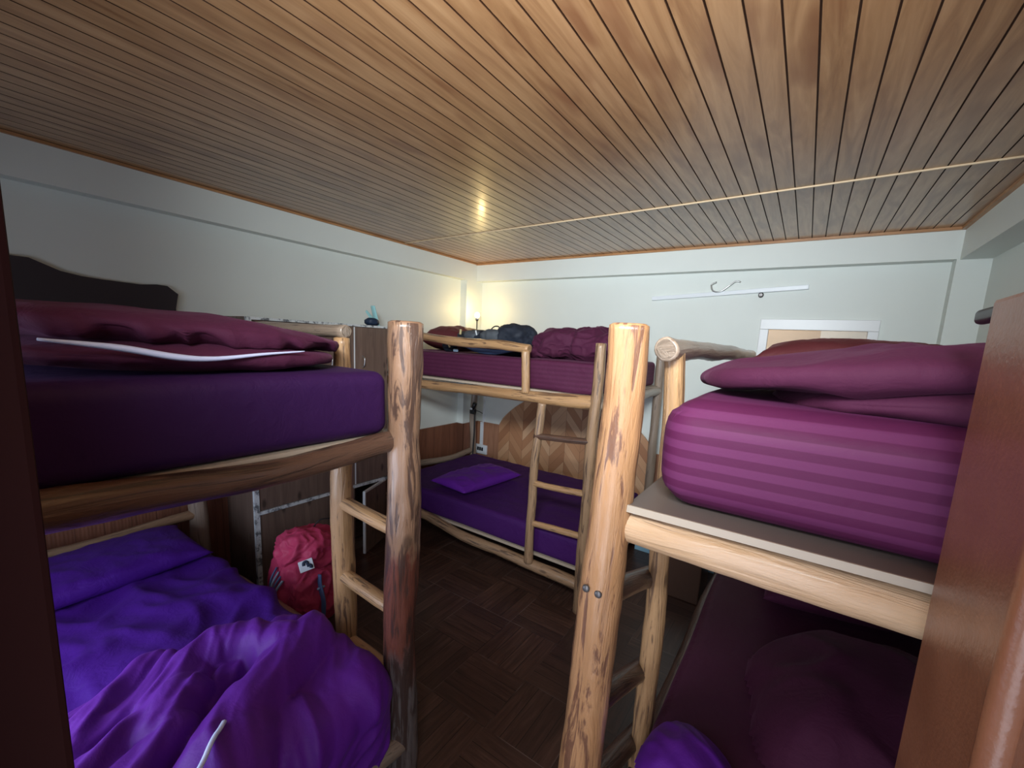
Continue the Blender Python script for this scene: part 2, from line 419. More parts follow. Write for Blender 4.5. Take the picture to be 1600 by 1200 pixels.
def heap(x0, x1, y0, y1, nx, ny, z0, hf, edge_x=None):
    """cloth lying on z0, height hf(x, y) (faces left out where <= 0); beyond edge_x it turns down over the mattress end"""
    bm = bmesh.new(); T = {}; Bt = {}; H = {}
    for i in range(nx + 1):
        for j in range(ny + 1):
            x = x0 + (x1 - x0) * i / nx; y = y0 + (y1 - y0) * j / ny
            H[i, j] = hf(x, y)
    keep = [(i, j) for i in range(nx) for j in range(ny) if max(H[i, j], H[i + 1, j], H[i, j + 1], H[i + 1, j + 1]) > 0]
    def place(x, y, h):
        if edge_x is None or x < edge_x: return V((x, y, z0 + h))
        s_ = x - edge_x; r = .05; a = min(s_ / r, PI / 2) if s_ < r * PI / 2 else PI / 2
        px = edge_x + math.sin(a) * r; pz = z0 - (1 - math.cos(a)) * r - max(0, s_ - r * PI / 2)
        return V((px + math.sin(a) * h, y, pz + math.cos(a) * h))
    def vt(d, i, j, top):
        if (i, j) not in d:
            x = x0 + (x1 - x0) * i / nx; y = y0 + (y1 - y0) * j / ny
            d[i, j] = bm.verts.new(place(x, y, max(H[i, j], .002) if top else 0.0))
        return d[i, j]
    ks = set(keep)
    for i, j in keep:
        c4 = ((i, j), (i + 1, j), (i + 1, j + 1), (i, j + 1))
        f = bm.faces.new([vt(T, *q, True) for q in c4]); f.smooth = True
        f = bm.faces.new([vt(Bt, *q, False) for q in c4[::-1]]); f.smooth = True
        for (a, b, nb) in ((0, 1, (i, j - 1)), (1, 2, (i + 1, j)), (2, 3, (i, j + 1)), (3, 0, (i - 1, j))):
            if nb not in ks:
                f = bm.faces.new((vt(T, *c4[b], True), vt(T, *c4[a], True), vt(Bt, *c4[a], False), vt(Bt, *c4[b], False))); f.smooth = True
    bmesh.ops.recalc_face_normals(bm, faces=bm.faces)
    return bm

def segdist(x, y, pl):
    best = 9; tt = 0; L = len(pl) - 1
    for k in range(L):
        ax, ay = pl[k]; bx, by = pl[k + 1]; dx, dy = bx - ax, by - ay
        t = max(0, min(1, ((x - ax) * dx + (y - ay) * dy) / (dx * dx + dy * dy + 1e-12)))
        d = math.hypot(x - ax - t * dx, y - ay - t * dy)
        if d < best: best = d; tt = (k + t) / L
    return best, tt

def inside(x, y, poly):
    r = False
    for k in range(len(poly)):
        ax, ay = poly[k]; bx, by = poly[k - 1]
        if (ay > y) != (by > y) and x < (bx - ax) * (y - ay) / (by - ay) + ax: r = not r
    return r

def extrude_poly(pts, axis, a, b):
    """prism of a 2-D outline; axis 0: pts are (y, z) between x=a..b; axis 1: pts are (x, z) between y=a..b"""
    bm = bmesh.new()
    f3 = (lambda p, t: V((t, p[0], p[1]))) if axis == 0 else (lambda p, t: V((p[0], t, p[1])))
    A = [bm.verts.new(f3(p, a)) for p in pts]; B2 = [bm.verts.new(f3(p, b)) for p in pts]
    bm.faces.new(A); bm.faces.new(B2[::-1])
    for k in range(len(pts)):
        q = (k + 1) % len(pts); bm.faces.new((A[k], A[q], B2[q], B2[k]))
    bmesh.ops.recalc_face_normals(bm, faces=bm.faces)
    return bm

def lathe(prof, sides=24):
    bm = bmesh.new(); rings = []
    for r, z in prof: rings.append([bm.verts.new((max(r, 1e-4) * math.cos(2 * PI * j / sides), max(r, 1e-4) * math.sin(2 * PI * j / sides), z)) for j in range(sides)])
    for a, b in zip(rings, rings[1:]):
        for j in range(sides):
            k = (j + 1) % sides; f = bm.faces.new((a[j], a[k], b[k], b[j])); f.smooth = True
    bm.faces.new(rings[0][::-1]); bm.faces.new(rings[-1])
    return bm

# ------------------------------------------------------------------ object helpers
ROOT = {}
def obj(name, bm, m, parent=None, label=None):
    me = bpy.data.meshes.new(name)
    if parent is not None:
        org = ROOT[parent.name]
    else:
        xs = [v.co.x for v in bm.verts]; ys = [v.co.y for v in bm.verts]; zs = [v.co.z for v in bm.verts]
        org = V(((min(xs) + max(xs)) / 2, (min(ys) + max(ys)) / 2, min(zs)))
    for v in bm.verts: v.co -= org
    bm.to_mesh(me); bm.free()
    for q in (m if isinstance(m, list) else [m]): me.materials.append(M[q])
    o = bpy.data.objects.new(name, me); COL.objects.link(o)
    if parent is not None: o.parent = parent
    else: o.location = org
    ROOT[o.name] = org
    if label: o['label'] = label
    return o
def thing(name, loc, label, cat, group=None):
    o = bpy.data.objects.new(name, None); COL.objects.link(o); o.location = loc; o.empty_display_size = .1
    ROOT[o.name] = V(loc); return tag(o, label, cat, group)
def tag(o, label, cat, group=None):
    o['label'] = label; o['category'] = cat
    if group: o['group'] = group
    return o
def struct(name, bm, m, parent=None):
    o = obj(name, bm, m, parent)
    if parent is None: o['kind'] = 'structure'
    return o
def bx(*a, bev=0):
    bm = bmesh.new(); box(bm, *a, bev=bev); return bm
def boxes(*bs, bev=0):
    bm = bmesh.new()
    for b in bs: box(bm, *b, bev=bev)
    return bm

# ------------------------------------------------------------------ room
H = 2.607
XL, XLB, YB, YBB, XR, XRB, YF = -3.30, -3.21, 3.89, 3.79, .86, .715, -.34
struct('floor', bx(XL - .1, XRB + .5, -1.6, 5.2, -.1, 0), 'floor')
# ceiling of narrow boards, each with its tongue groove
bm = bmesh.new()
k0 = math.floor(XL / PW); k1 = math.ceil(XR / PW)
for k in range(k0, k1):
    a = k * PW; b = a + PW; g = .0014
    pr = [(a + g, H + .006), (a + g + .0016, H), (b - g - .0016, H), (b - g, H + .006)]
    vs = [[bm.verts.new((x, y, z)) for x, z in pr] for y in (YF - .02, YB)]
    for q in range(3): bm.faces.new((vs[0][q], vs[1][q], vs[1][q + 1], vs[0][q + 1])).material_index = 0 if q == 1 else 1
    e = [bm.verts.new(c) for c in ((b - g, YF - .02, H + .006), (b - g, YB, H + .006), (b + g, YB, H + .006), (b + g, YF - .02, H + .006))]
    f = bm.faces.new(e); f.material_index = 1
box(bm, XL - .1, XR + .2, YF - .1, YB + .1, H + .008, H + .06)
bmesh.ops.recalc_face_normals(bm, faces=bm.faces)
struct('ceiling', bm, ['ceil', 'groove'])
struct('wall_left', bx(XL - .1, XL, YF, YB + .1, 0, H), 'wall')
# back wall with an inner window opening
wx0, wx1, wz0, wz1 = -.300, .352, 1.10, 1.965
struct('wall_back', boxes((XL, wx0, YB, YB + .1, 0, H), (wx1, XR + .1, YB, YB + .1, 0, H), (wx0, wx1, YB, YB + .1, 0, wz0), (wx0, wx1, YB, YB + .1, wz1, H)), 'wall')
struct('wall_right', bx(XR, XR + .1, YF, YB, 0, H), 'wall')
# entrance wall: doorway behind the viewer
struct('wall_front', boxes((XL, -2.5, YF - .1, YF, 0, H), (-2.5, -1.2, YF - .1, YF, 0, .5), (-2.5, -1.2, YF - .1, YF, 1.9, H), (-1.2, -.58, YF - .1, YF, 0, H), (.32, XR, YF - .1, YF, 0, H), (-.58, .32, YF - .1, YF, 2.12, H)), 'wall')
struct('trim_1', bx(XL, XLB, YF, YB, 2.41, H - .001), 'wall')          # left ceiling beam
struct('trim_2', bx(XLB, XR, YBB, YB, 2.415, H - .001), 'wall')        # back ceiling beam
struct('trim_3', bx(XRB, XR, YF, YBB, 2.41, H - .001), 'wall')         # right ceiling beam
struct('trim_4', bx(XL, XLB, 3.62, YB, 0, 2.41), 'wall')               # corner column
struct('trim_5', bx(.70, XR, YBB, YB, 0, 2.415), 'wall')               # column by the right wall
struct('trim_6', boxes((XLB, XRB, YBB - .02, YBB, H - .018, H - .001), (XRB - .022, XRB, YF, YBB - .02, H - .018, H - .001), (XLB, XLB + .016, YF, YBB - .02, H - .014, H - .001)), 'trim')
struct('trim_7', tube([(XLB + .02, 2.735, H - .003), (-1.3, 2.69, H - .0035), (.69, 2.625, H - .003)], .0052, 30, 8), 'rope')
# wainscot
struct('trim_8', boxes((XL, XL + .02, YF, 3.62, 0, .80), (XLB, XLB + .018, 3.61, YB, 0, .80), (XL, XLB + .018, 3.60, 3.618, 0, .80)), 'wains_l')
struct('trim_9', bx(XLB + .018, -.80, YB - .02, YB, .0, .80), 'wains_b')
struct('trim_10', bx(-1.06, .70, 3.52, YB - .021, 0, .22, bev=.004), 'pale_blue')
# inner window and the hall behind it
wf = struct('window_1', boxes((wx0 - .042, wx1 + .042, YB - .022, YB + .02, wz1 - .005, wz1 + .075), (wx0 - .042, wx0 + .02, YB - .022, YB + .02, wz0 - .07, wz1 - .005), (wx1 - .02, wx1 + .042, YB - .022, YB + .02, wz0 - .07, wz1 - .005), (wx0 - .042, wx1 + .042, YB - .022, YB + .02, wz0 - .07, wz0 + .0), bev=.004), 'white')
obj('pane', bx(wx0 + .02, wx1 - .02, YB + .022, YB + .026, wz0, wz1 - .005), 'glass', wf)
struct('wall_hall', boxes((-1.3, 1.3, 5.0, 5.1, 0, H), (-1.4, -1.3, YB + .1, 5.1, 0, H), (1.3, 1.4, YB + .1, 5.1, 0, H), (-1.4, 1.4, YB + .1, 5.1, H, H + .1)), 'wall_in')
hp = tag(obj('pinboard', extrude_poly([(.075, 1.2), (.075, 2.03), (.46, 2.12), (.46, 1.2)], 1, 4.72, 4.75), 'white'), 'pale slanted board seen through the white framed inner window', 'board')
hs = tag(obj('ceiling_bulb', blob((.21, 4.60, 2.09), (.03, .03, .03), 2, 3), 'bulb'), 'tiny lit bulb glinting behind the inner window', 'light bulb')

# door leaves standing open on both sides of the viewer
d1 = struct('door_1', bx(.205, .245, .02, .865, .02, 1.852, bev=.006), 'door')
for a, b in ((.53, .575), (.40, .43)):
    obj('moulding', tube([(.202, a + .03, .3), (.202, a + .03, 1.76)], .017, 20, 10, .0, .12, a), 'door', d1)
obj('bolt', rbox((.226, .93, 1.838), (.018, .13, .024), .008, 8), 'black', d1, 'black bolt sticking out past the edge')
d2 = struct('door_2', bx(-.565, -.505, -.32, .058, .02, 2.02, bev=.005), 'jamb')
obj('moulding', tube([(-.503, -.06, .05), (-.503, -.06, 2.0)], .014, 20, 10), 'jamb', d2)

# ------------------------------------------------------------------ bunk by the left wall
Lx, Ly = -1.178, 1.012                     # foot post
t = thing('bunk_bed', (-2.2, .37, 0), 'rough log bunk bed nearest the left wall with red bark on its corner post', 'bunk bed', 'log bunk beds')
obj('post', log([(Lx + .003, Ly, 0), (Lx - .012, Ly, .5), (Lx - .004, Ly, 1.05), (Lx + .004, Ly, 1.45), (Lx + .006, Ly, 1.806)], [.066, .059, .062, .059, .061], 3.1, 90, 24, .01, .13), 'log_worn', t, 'corner post with patches of red bark')
obj('post', log([(Lx, -.27, 0), (Lx, -.27, 1.80)], .055, 5.2), 'log_worn', t)
obj('post', log([(-3.14, 1.02, 0), (-3.14, 1.01, 1.75)], .05, 6.3), 'log_grey', t)
obj('post', log([(-3.14, -.27, 0), (-3.14, -.27, 1.75)], .05, 7.1), 'log_grey', t)
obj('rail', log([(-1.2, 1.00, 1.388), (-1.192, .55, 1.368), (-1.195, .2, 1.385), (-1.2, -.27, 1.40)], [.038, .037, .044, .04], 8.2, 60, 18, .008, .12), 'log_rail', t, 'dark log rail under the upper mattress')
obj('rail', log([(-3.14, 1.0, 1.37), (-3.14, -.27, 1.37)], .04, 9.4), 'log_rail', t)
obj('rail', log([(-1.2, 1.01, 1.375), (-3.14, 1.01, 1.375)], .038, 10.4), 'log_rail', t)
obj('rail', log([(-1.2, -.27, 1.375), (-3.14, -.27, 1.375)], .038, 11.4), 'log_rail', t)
obj('rail', log([(-1.17, 1.03, .13), (-1.16, .75, .185), (-1.17, .3, .19), (-1.18, -.25, .18)], .038, 12.1), 'log_grey', t)
obj('rail', log([(-1.2, 1.01, .255), (-1.9, 1.015, .30), (-3.14, 1.01, .25)], .042, 13.5), 'log_tan', t)
obj('rail', log([(-3.14, 1.01, .25), (-3.14, -.27, .25)], .04, 13.9), 'log_grey', t)
obj('rail', log([(-1.2, -.27, .25), (-3.14, -.27, .25)], .04, 14.1), 'log_grey', t)
obj('head_rail', log([(-3.12, 1.0, .575), (-3.11, .6, .555), (-3.12, .1, .56), (-3.12, -.25, .56)], .03, 14.3, wob=.02), 'log_tan', t)
lx = -1.585
obj('ladder_rail', log([(lx + .02, 1.03, .0), (lx + .012, 1.03, .5), (lx - .008, 1.03, .95), (lx, 1.035, 1.35), (lx, 1.035, 1.74)], [.042, .045, .047, .042, .032], 15.3, 70, 18, .012, .12), 'log_ladder', t)
for k, (a, b, r) in enumerate(((1.045, 1.022, .029), (.708, .682, .030), (.40, .385, .03))):
    obj('rung', log([(lx + .0, 1.025, a), (Lx, 1.02, b)], r, 16.2 + k, 24, 14, .006, .10), 'log_ladder', t)
obj('guard_rail', log([(lx + .03, 1.035, 1.766), (-2.1, 1.035, 1.768), (-2.7, 1.03, 1.762), (-3.14, 1.02, 1.755)], .027, 17.1, 50, 16, .008, .12), 'log_grey', t)
obj('upper_base', bx(-3.12, -1.2, -.26, .99, 1.397, 1.415), 'ply_edge', t)
obj('lower_base', bx(-3.12, -1.2, -.24, .965, .27, .288), 'ply_edge', t)

def mat_disp(seed, amp=.004, bulge=.0):
    def f(p, n): return amp * noise.noise(V((p.x * 3 + seed, p.y * 3, p.z * 5)))
    return f
tag(obj('mattress', rbox((-2.15, .365, 1.526), (1.90, 1.21, .221), .045, 40, mat_disp(1)), 'purple_shaded'), 'shade-painted purple sheeted mattress on the upper deck of the left wall bunk', 'mattress', 'bunk mattresses')

# crumpled sheet on the lower left mattress
def sheet_disp(p, n):
    d = .004 * noise.noise(p * 3)
    if n.z > .6:
        w = max(0, min(1, (p.x + 2.75) / .25))
        d += w * (.030 * fold((p.x + p.y * .4, p.y * .9 - p.x * .5, 0), 2.6, 2.3, 2.2) + .022 * fold((p.x * .8, p.y * 1.3, 0), 5.2, 8.1, 2.2))
    return d
tag(obj('mattress', rbox((-2.17, .36, .373), (1.90, 1.17, .18), .05, 110, sheet_disp), 'violet'), 'violet mattress with a crumpled sheet on the lower deck of the left wall bunk', 'mattress', 'bunk mattresses')
tag(obj('pillow', pillow((-2.83, .50, .525), (.44, .80, .13), Matrix.Rotation(math.radians(4), 3, 'Z') @ Matrix.Rotation(math.radians(6), 3, 'Y'), 4, 44, .01), 'violet'), 'violet pillow at the wall end of the lower left bunk', 'pillow')

# tangled duvet at the foot of the lower left bunk
OUT = [(-1.80, .02), (-1.86, .24), (-1.90, .34), (-1.85, .46), (-1.79, .53), (-1.80, .64), (-1.79, .75), (-1.73, .86), (-1.58, .91), (-1.42, .955), (-1.22, .955), (-1.0, .95), (-.85, .93), (-.85, -.2), (-1.5, -.2)]
RID = [  # crest line, height, half width
    ([(-1.48, .71), (-1.60, .66), (-1.66, .58), (-1.64, .48), (-1.54, .40), (-1.44, .34)], .135, .058),
    ([(-1.46, .80), (-1.40, .66), (-1.34, .55), (-1.28, .46), (-1.20, .37), (-1.10, .28)], .135, .060),
    ([(-1.80, .42), (-1.72, .31), (-1.62, .20), (-1.5, .06)], .080, .040),
    ([(-1.73, .45), (-1.65, .36), (-1.58, .26), (-1.50, .12)], .075, .030),
    ([(-1.50, .44), (-1.50, .33), (-1.46, .23), (-1.41, .12), (-1.36, 0)], .10, .038),
    ([(-1.40, .36), (-1.36, .26), (-1.30, .14), (-1.26, .04)], .085, .036),
    ([(-1.70, .82), (-1.60, .78), (-1.50, .70), (-1.44, .62)], .060, .045),
    ([(-1.62, .89), (-1.48, .84), (-1.36, .86), (-1.25, .84)], .045, .075),
    ([(-1.55, .60), (-1.52, .52), (-1.46, .46)], .06, .028),
    ([(-1.22, .62), (-1.10, .52), (-1.0, .44)], .030, .050),
    ([(-1.22, .76), (-1.08, .66), (-.98, .60)], .022, .06),
    ([(-1.30, .74), (-1.20, .80), (-1.05, .82)], .02, .07)]
def duvet_h(x, y):
    d, _ = segdist(x, y, OUT + [OUT[0]])
    jag = .025 * noise.noise(V((x * 9, y * 9, 3)))
    if not inside(x, y, OUT): d = -d
    d += jag
    if d <= 0: return -1
    e = min(1, d / .10); e = math.sqrt(e * (2 - e))
    h = .05
    for pl, hh, w in RID:
        q, tt = segdist(x, y, pl)
        q += .018 * noise.noise(V((x * 6, y * 6, hh * 90)))
        a = max(0, 1 - (q / (1.75 * w)) ** 2) ** .75 * (1 - .30 * tt)
        h = max(h, .05 + hh * a) + .12 * hh * a
    al = .7 * x - .7 * y; ac = .7 * x + .7 * y
    h += .012 * fold((x * 1.0 + y * .5, y - x * .2, 0), 5, 6.2, 2) + .022 * fold((ac * 8.5, al * 2.4, 0), 1.0, 3.3, 2.4) + .008 * fold((ac * 20, al * 6, 0), 1.0, 8.2, 2.2)
    return h * e
duv = tag(obj('duvet', heap(-2.0, -.88, -.2, .985, 170, 180, .466, duvet_h, -1.245), 'violet_duvet'), 'tangled bright violet duvet heaped at the foot of the lower left bunk', 'duvet')
zp = []
for q in range(9):
    x = -1.30 + .16 * q / 8; y = .475 - .15 * q / 8
    zp.append((x + .055, y - .045, .466 + max(.02, duvet_h(x + .055, y - .045)) + .008))
obj('zip', tube(zp, .0045, 24, 6, flat=1.6), 'zip', duv)

# folded duvet on the upper left bunk
def lay(c, size, rot, seed, amp, gather=0, e=2.6, taper=None):
    def dp(u):
        p = V((u.x * size[0] / 2, u.y * size[1] / 2, u.z * size[2] / 2))
        d = amp * (fold(p, 2.4, seed, 1.5) - .4) + amp * .5 * (fold(p, 6, seed + 3, 2) - .3)
        if gather and u.x > .2 and u.z < .25:
            k = max(0, 1 - abs(u.z + .25) / .5)
            d += gather * k * (fold((p.y * 2.2 + p.z * 1.4, p.z * .5, p.x * .2), 6.0, seed + 9, 1.3) - .4)
        return d
    return blob(c, size, e, 6, dp, rot, None, taper)
def tp(u, p):
    k = 1 - .58 * max(0, u.y) ** 2.2 - .35 * max(0, -u.y) ** 3.5
    return V((p.x, p.y, p.z * k))
bm = lay((-1.68, .485, 1.678), (.85, .86, .085), Matrix.Rotation(math.radians(-1), 4, 'X'), 2.2, .010, .006, 3.0, tp)
join(bm, lay((-1.70, .50, 1.741), (.84, .93, .110), Matrix.Rotation(math.radians(-3), 4, 'X'), 5.4, .010, .034, 2.7, tp))
dv = tag(obj('duvet', bm, 'plum_plain'), 'folded plum duvet with a pale zip edge on the upper left bunk', 'duvet')
obj('zip', tube([(-1.262, .165, 1.718), (-1.245, .28, 1.704), (-1.238, .38, 1.684), (-1.240, .46, 1.680), (-1.245, .58, 1.692), (-1.262, .70, 1.700)], [.003, .0075, .008, .006, .004, .002], 40, 6), 'zip', dv)

# dark shaped headboard on the left wall
half = [(0, 2.052), (.08, 2.052), (.185, 2.004), (.26, 1.99), (.34, 1.984), (.50, 1.980), (.575, 1.990), (.625, 1.988), (.676, 1.945), (.66, 1.86), (.65, 1.42)]
pts = [(.35 + a, b) for a, b in half] + [(.35 - a, b) for a, b in half[::-1][:-1]]
tag(obj('headboard', extrude_poly(pts, 0, XL + .002, XL + .045), 'dark_board'), 'dark headboard with a wavy top edge against the left wall', 'headboard')

# ------------------------------------------------------------------ bunk along the back wall
Y2 = 2.43
t = thing('bunk_bed', (-2.1, 3.05, 0), 'slender log bunk bed along the back wall with a full length ladder at its end', 'bunk bed', 'log bunk beds')
obj('post', log([(-1.061, Y2 - .02, 0), (-1.064, Y2 - .02, .45), (-1.058, Y2 - .02, .9), (-1.05, Y2 - .02, 1.37), (-1.045, Y2 - .02, 1.777)], [.042, .041, .037, .036, .033], 21.2, 70, 16, .014, .12), 'log_tan', t)
obj('post', log([(-3.13, Y2, 0), (-3.13, Y2, 1.75)], .04, 22.2), 'log_grey', t)
obj('post', log([(-3.11, 3.70, 0), (-3.115, 3.70, .5), (-3.135, 3.70, .85), (-3.12, 3.70, 1.1), (-3.13, 3.70, 1.5)], .035, 23.2, wob=.02), 'log_grey', t)
obj('post', log([(-1.05, 3.72, 0), (-1.05, 3.72, 1.7)], .038, 24.2), 'log_grey', t)
obj('rail', log([(-3.13, Y2, 1.375), (-2.58, Y2, 1.383), (-1.9, Y2, 1.391), (-1.42, Y2, 1.398), (-1.06, Y2, 1.405)], [.036, .036, .038, .042, .046], 25.2, 70, 16, .01, .10), 'log_ladder', t)
obj('rail', log([(-3.13, Y2, .30), (-2.65, Y2, .262), (-2.1, Y2, .205), (-1.6, Y2, .195), (-1.06, Y2, .172)], [.036, .036, .036, .04, .042], 26.2, 70, 16, .012, .12), 'log_tan', t)
obj('rail', log([(-1.05, Y2, 1.40), (-1.05, 3.72, 1.40)], .04, 27.2), 'log_grey', t)
obj('rail', log([(-3.12, 3.72, 1.39), (-1.05, 3.72, 1.39)], .036, 28.2), 'log_grey', t)
obj('rail', log([(-3.12, 3.72, .22), (-1.05, 3.72, .20)], .036, 28.7), 'log_grey', t)
obj('rail', log([(-1.05, Y2, .20), (-1.05, 3.72, .20)], .036, 28.9), 'log_grey', t)
obj('head_rail', log([(-3.13, Y2, .53), (-3.12, 2.85, .50), (-3.10, 3.3, .475), (-3.12, 3.70, .49)], .032, 29.2, wob=.02), 'log_grey', t)
obj('guard_rail', log([(-3.13, Y2, 1.79), (-2.65, Y2, 1.775), (-2.3, Y2, 1.745), (-1.87, Y2, 1.737), (-1.575, Y2, 1.715)], [.028, .03, .034, .034, .032], 30.2, 60, 16, .012, .12), 'log_ladder', t)
obj('guard_post', log([(-1.572, Y2 - .03, 1.42), (-1.585, Y2 - .02, 1.705)], .029, 31.2, 24, 14), 'log_ladder', t)
obj('ladder_rail', log([(-1.468, Y2 - .025, .21), (-1.468, Y2 - .025, .64), (-1.46, Y2 - .025, 1.05), (-1.436, Y2 - .025, 1.365)], [.033, .03, .03, .03], 32.2, 60, 14, .014, .12), 'log_tan', t)
for k, (a, b) in enumerate(((1.135, 1.166), (.803, .818), (.511, .53))):
    obj('rung', log([(-1.47, Y2 - .03, a), (-1.06, Y2 - .03, b)], .022, 33.2 + k, 24, 12, .006, .12), 'log_ladder' if k else 'log_rail', t)
obj('upper_base', bx(-3.10, -1.05, Y2 + .005, 3.70, 1.431, 1.447), 'ply_edge', t)
obj('lower_base', bx(-3.08, -1.08, Y2 + .022, 3.68, .250, .270), 'ply_edge', t)
tag(obj('mattress', rbox((-2.08, 3.075, 1.549), (2.0, 1.23, .202), .03, 40, lambda p, n: .004 * noise.noise(p * 3) + (.010 * fold((p.x * .5 + p.z * 1.4, p.z, 0), 3, 2, 3) if n.y < -.5 and p.x > -1.9 else 0)), 'plum'), 'plum mattress on the upper deck of the back wall bunk', 'mattress', 'bunk mattresses')
tag(obj('mattress', rbox((-2.085, 3.06, .366), (1.96, 1.21, .200), .035, 60, lambda p, n: .004 * noise.noise(p * 3) + (.007 * fold((p.x, p.y * 1.5, 0), 4, 5, 3) if n.z > .6 else 0)), 'grape'), 'neat violet mattress on the lower deck of the back wall bunk', 'mattress', 'bunk mattresses')
tag(obj('pillow', pillow((-2.37, 2.90, .513), (.44, .74, .12), Matrix.Rotation(math.radians(-6), 3, 'Z'), 9, 40, .012), 'violet_duvet'), 'purple pillow alone on the lower deck of the back wall bunk', 'pillow')
tag(obj('pillow', pillow((-2.86, 3.12, 1.745), (.42, .62, .26), Matrix.Rotation(math.radians(8), 3, 'Z'), 11, 36, .012), 'maroon'), 'maroon pillow behind the dark backpack on the upper back bunk', 'pillow')
# bundled duvet
def bun(seed, amp):
    def dp(u): return amp * 1.3 * (fold(u, 1.3, seed, 1.2) - .45) + amp * .3 * (fold(u, 3.6, seed + 3, 2) - .3)
    return dp
bm = blob((-1.28, 3.02, 1.760), (.50, .62, .245), 2.6, 6, bun(3.3, .035))
join(bm, blob((-1.56, 2.96, 1.752), (.46, .55, .235), 2.4, 6, bun(7.9, .035)))
join(bm, blob((-1.74, 2.88, 1.69), (.26, .40, .085), 2.4, 5, bun(1.9, .03)))
tag(obj('duvet', bm, 'plum_plain'), 'plum duvet bundled into a lumpy heap on the upper back bunk', 'duvet')

# dark backpack lying on the upper back bunk
t = thing('backpack', (-2.2, 2.72, 1.655), 'dark navy and grey hiking backpack lying behind the log guard of the upper back bunk', 'backpack')
obj('bag_body', blob((-2.16, 2.80, 1.745), (.72, .30, .17), 3, 5, bun(4.4, .018), Matrix.Rotation(math.radians(3), 4, 'Y')), 'dark_fabric', t)
obj('lid', blob((-1.945, 2.80, 1.795), (.32, .30, .20), 2.3, 5, bun(8.2, .02)), 'dark_fabric', t)
obj('pocket', blob((-2.10, 2.70, 1.80), (.20, .16, .10), 2.6, 4, bun(2.2, .01)), 'grey_fabric', t, 'grey side pocket')
obj('pocket', blob((-2.30, 2.72, 1.79), (.18, .16, .09), 2.6, 4, bun(6.2, .01)), 'grey_fabric', t, 'grey side pocket')
obj('shoulder_strap', tube([(-2.42, 2.655, 1.74), (-2.34, 2.635, 1.725), (-2.2, 2.63, 1.685), (-2.02, 2.635, 1.675), (-1.86, 2.65, 1.70)], [.02, .026, .024, .02, .012], 40, 10, flat=.6), 'blue_strap', t, 'curved blue shoulder strap')
obj('hip_belt', blob((-2.53, 2.66, 1.70), (.12, .10, .09), 2.4, 4, bun(1.2, .012)), 'dark_fabric', t)
obj('strap', tube([(-2.50, 2.60, 1.75), (-2.485, 2.598, 1.72), (-2.47, 2.60, 1.69)], .009, 12, 6), 'yellow', t)
obj('strap', tube([(-2.41, 2.66, 1.84), (-2.405, 2.65, 1.80)], .010, 8, 6), 'yellow', t)
obj('strap', tube([(-2.24, 2.65, 1.835), (-2.22, 2.64, 1.80)], .006, 8, 6), 'patch', t)
obj('buckle', rbox((-2.53, 2.605, 1.755), (.018, .012, .022), .004, 6), 'patch', t)
obj('buckle', rbox((-2.405, 2.60, 1.668), (.05, .015, .022), .006, 6), 'pale_strap', t)
obj('strap', tube([(-2.03, 2.72, 1.84), (-2.08, 2.74, 1.875), (-2.14, 2.76, 1.875), (-2.20, 2.78, 1.84)], .005, 20, 6), 'black', t)

# herringbone headboard with an arched top on the back wall
c0 = -1.96; arc = []
for i in range(41):
    a = -1 + 2 * i / 40
    arc.append((c0 + .89 * a, .815 + .47 * max(0, math.cos(a * PI / 2)) ** .72))
tag(obj('headboard', extrude_poly([(c0 - .89, .29)] + arc + [(c0 + .89, .29)], 1, YB - .045, YB - .021), 'herring'), 'herringbone wooden headboard with an arched top on the back wall', 'headboard')

# ------------------------------------------------------------------ bunk by the right wall
t = thing('bunk_bed', (.25, 2.05, 0), 'log bunk bed by the right wall with a thick pale orange corner post', 'bunk bed', 'log bunk beds')
obj('post', log([(-.432, .985, 0), (-.405, .985, .4), (-.387, .985, .75), (-.373, .985, 1.05), (-.366, .985, 1.35), (-.359, .985, 1.60), (-.357, .985, 1.812)], [.062, .058, .058, .056, .053, .049, .046], 41.3, 110, 28, .006, .09), 'log_big', t)
for a, z in ((-.385, 1.153), (-.355, 1.147)):
    pass
obj('screw', blob((-.392, .928, 1.152), (.020, .012, .020), 2.2, 3), 'grommet', t)
obj('screw', blob((-.360, .931, 1.147), (.020, .012, .020), 2.2, 3), 'grommet', t)
obj('post', log([(-.315, 1.33, 0), (-.317, 1.345, .4), (-.315, 1.352, .75), (-.315, 1.345, 1.1), (-.315, 1.28, 1.5), (-.315, 1.235, 1.755)], [.036, .033, .036, .031, .029, .028], 42.3, 80, 18, .010, .12), 'log_ladder', t)
obj('post', log([(-.30, 3.15, 0), (-.30, 3.15, 1.74)], .04, 43.3), 'log_grey', t)
obj('post', log([(.76, .99, 0), (.76, .99, 1.40)], .045, 44.3), 'log_ladder', t)
obj('post', log([(.78, 3.15, 0), (.78, 3.15, 1.74)], .04, 45.3), 'log_grey', t)
obj('rail', log([(-.35, 1.005, 1.318), (.0, 1.0, 1.313), (.4, 1.0, 1.311), (.78, 1.0, 1.30)], [.042, .045, .046, .046], 46.3, 70, 20, .005, .06), 'log_pale', t)
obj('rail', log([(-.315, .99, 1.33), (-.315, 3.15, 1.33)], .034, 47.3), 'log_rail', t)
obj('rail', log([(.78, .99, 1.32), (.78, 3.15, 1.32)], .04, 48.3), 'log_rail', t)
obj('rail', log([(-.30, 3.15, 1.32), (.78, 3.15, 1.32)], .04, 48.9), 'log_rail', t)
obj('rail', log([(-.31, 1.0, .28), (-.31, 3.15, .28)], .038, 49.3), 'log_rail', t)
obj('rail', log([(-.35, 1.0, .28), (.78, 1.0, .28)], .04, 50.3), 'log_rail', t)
obj('rail', log([(.78, 1.0, .28), (.78, 3.15, .28)], .04, 50.7), 'log_rail', t)
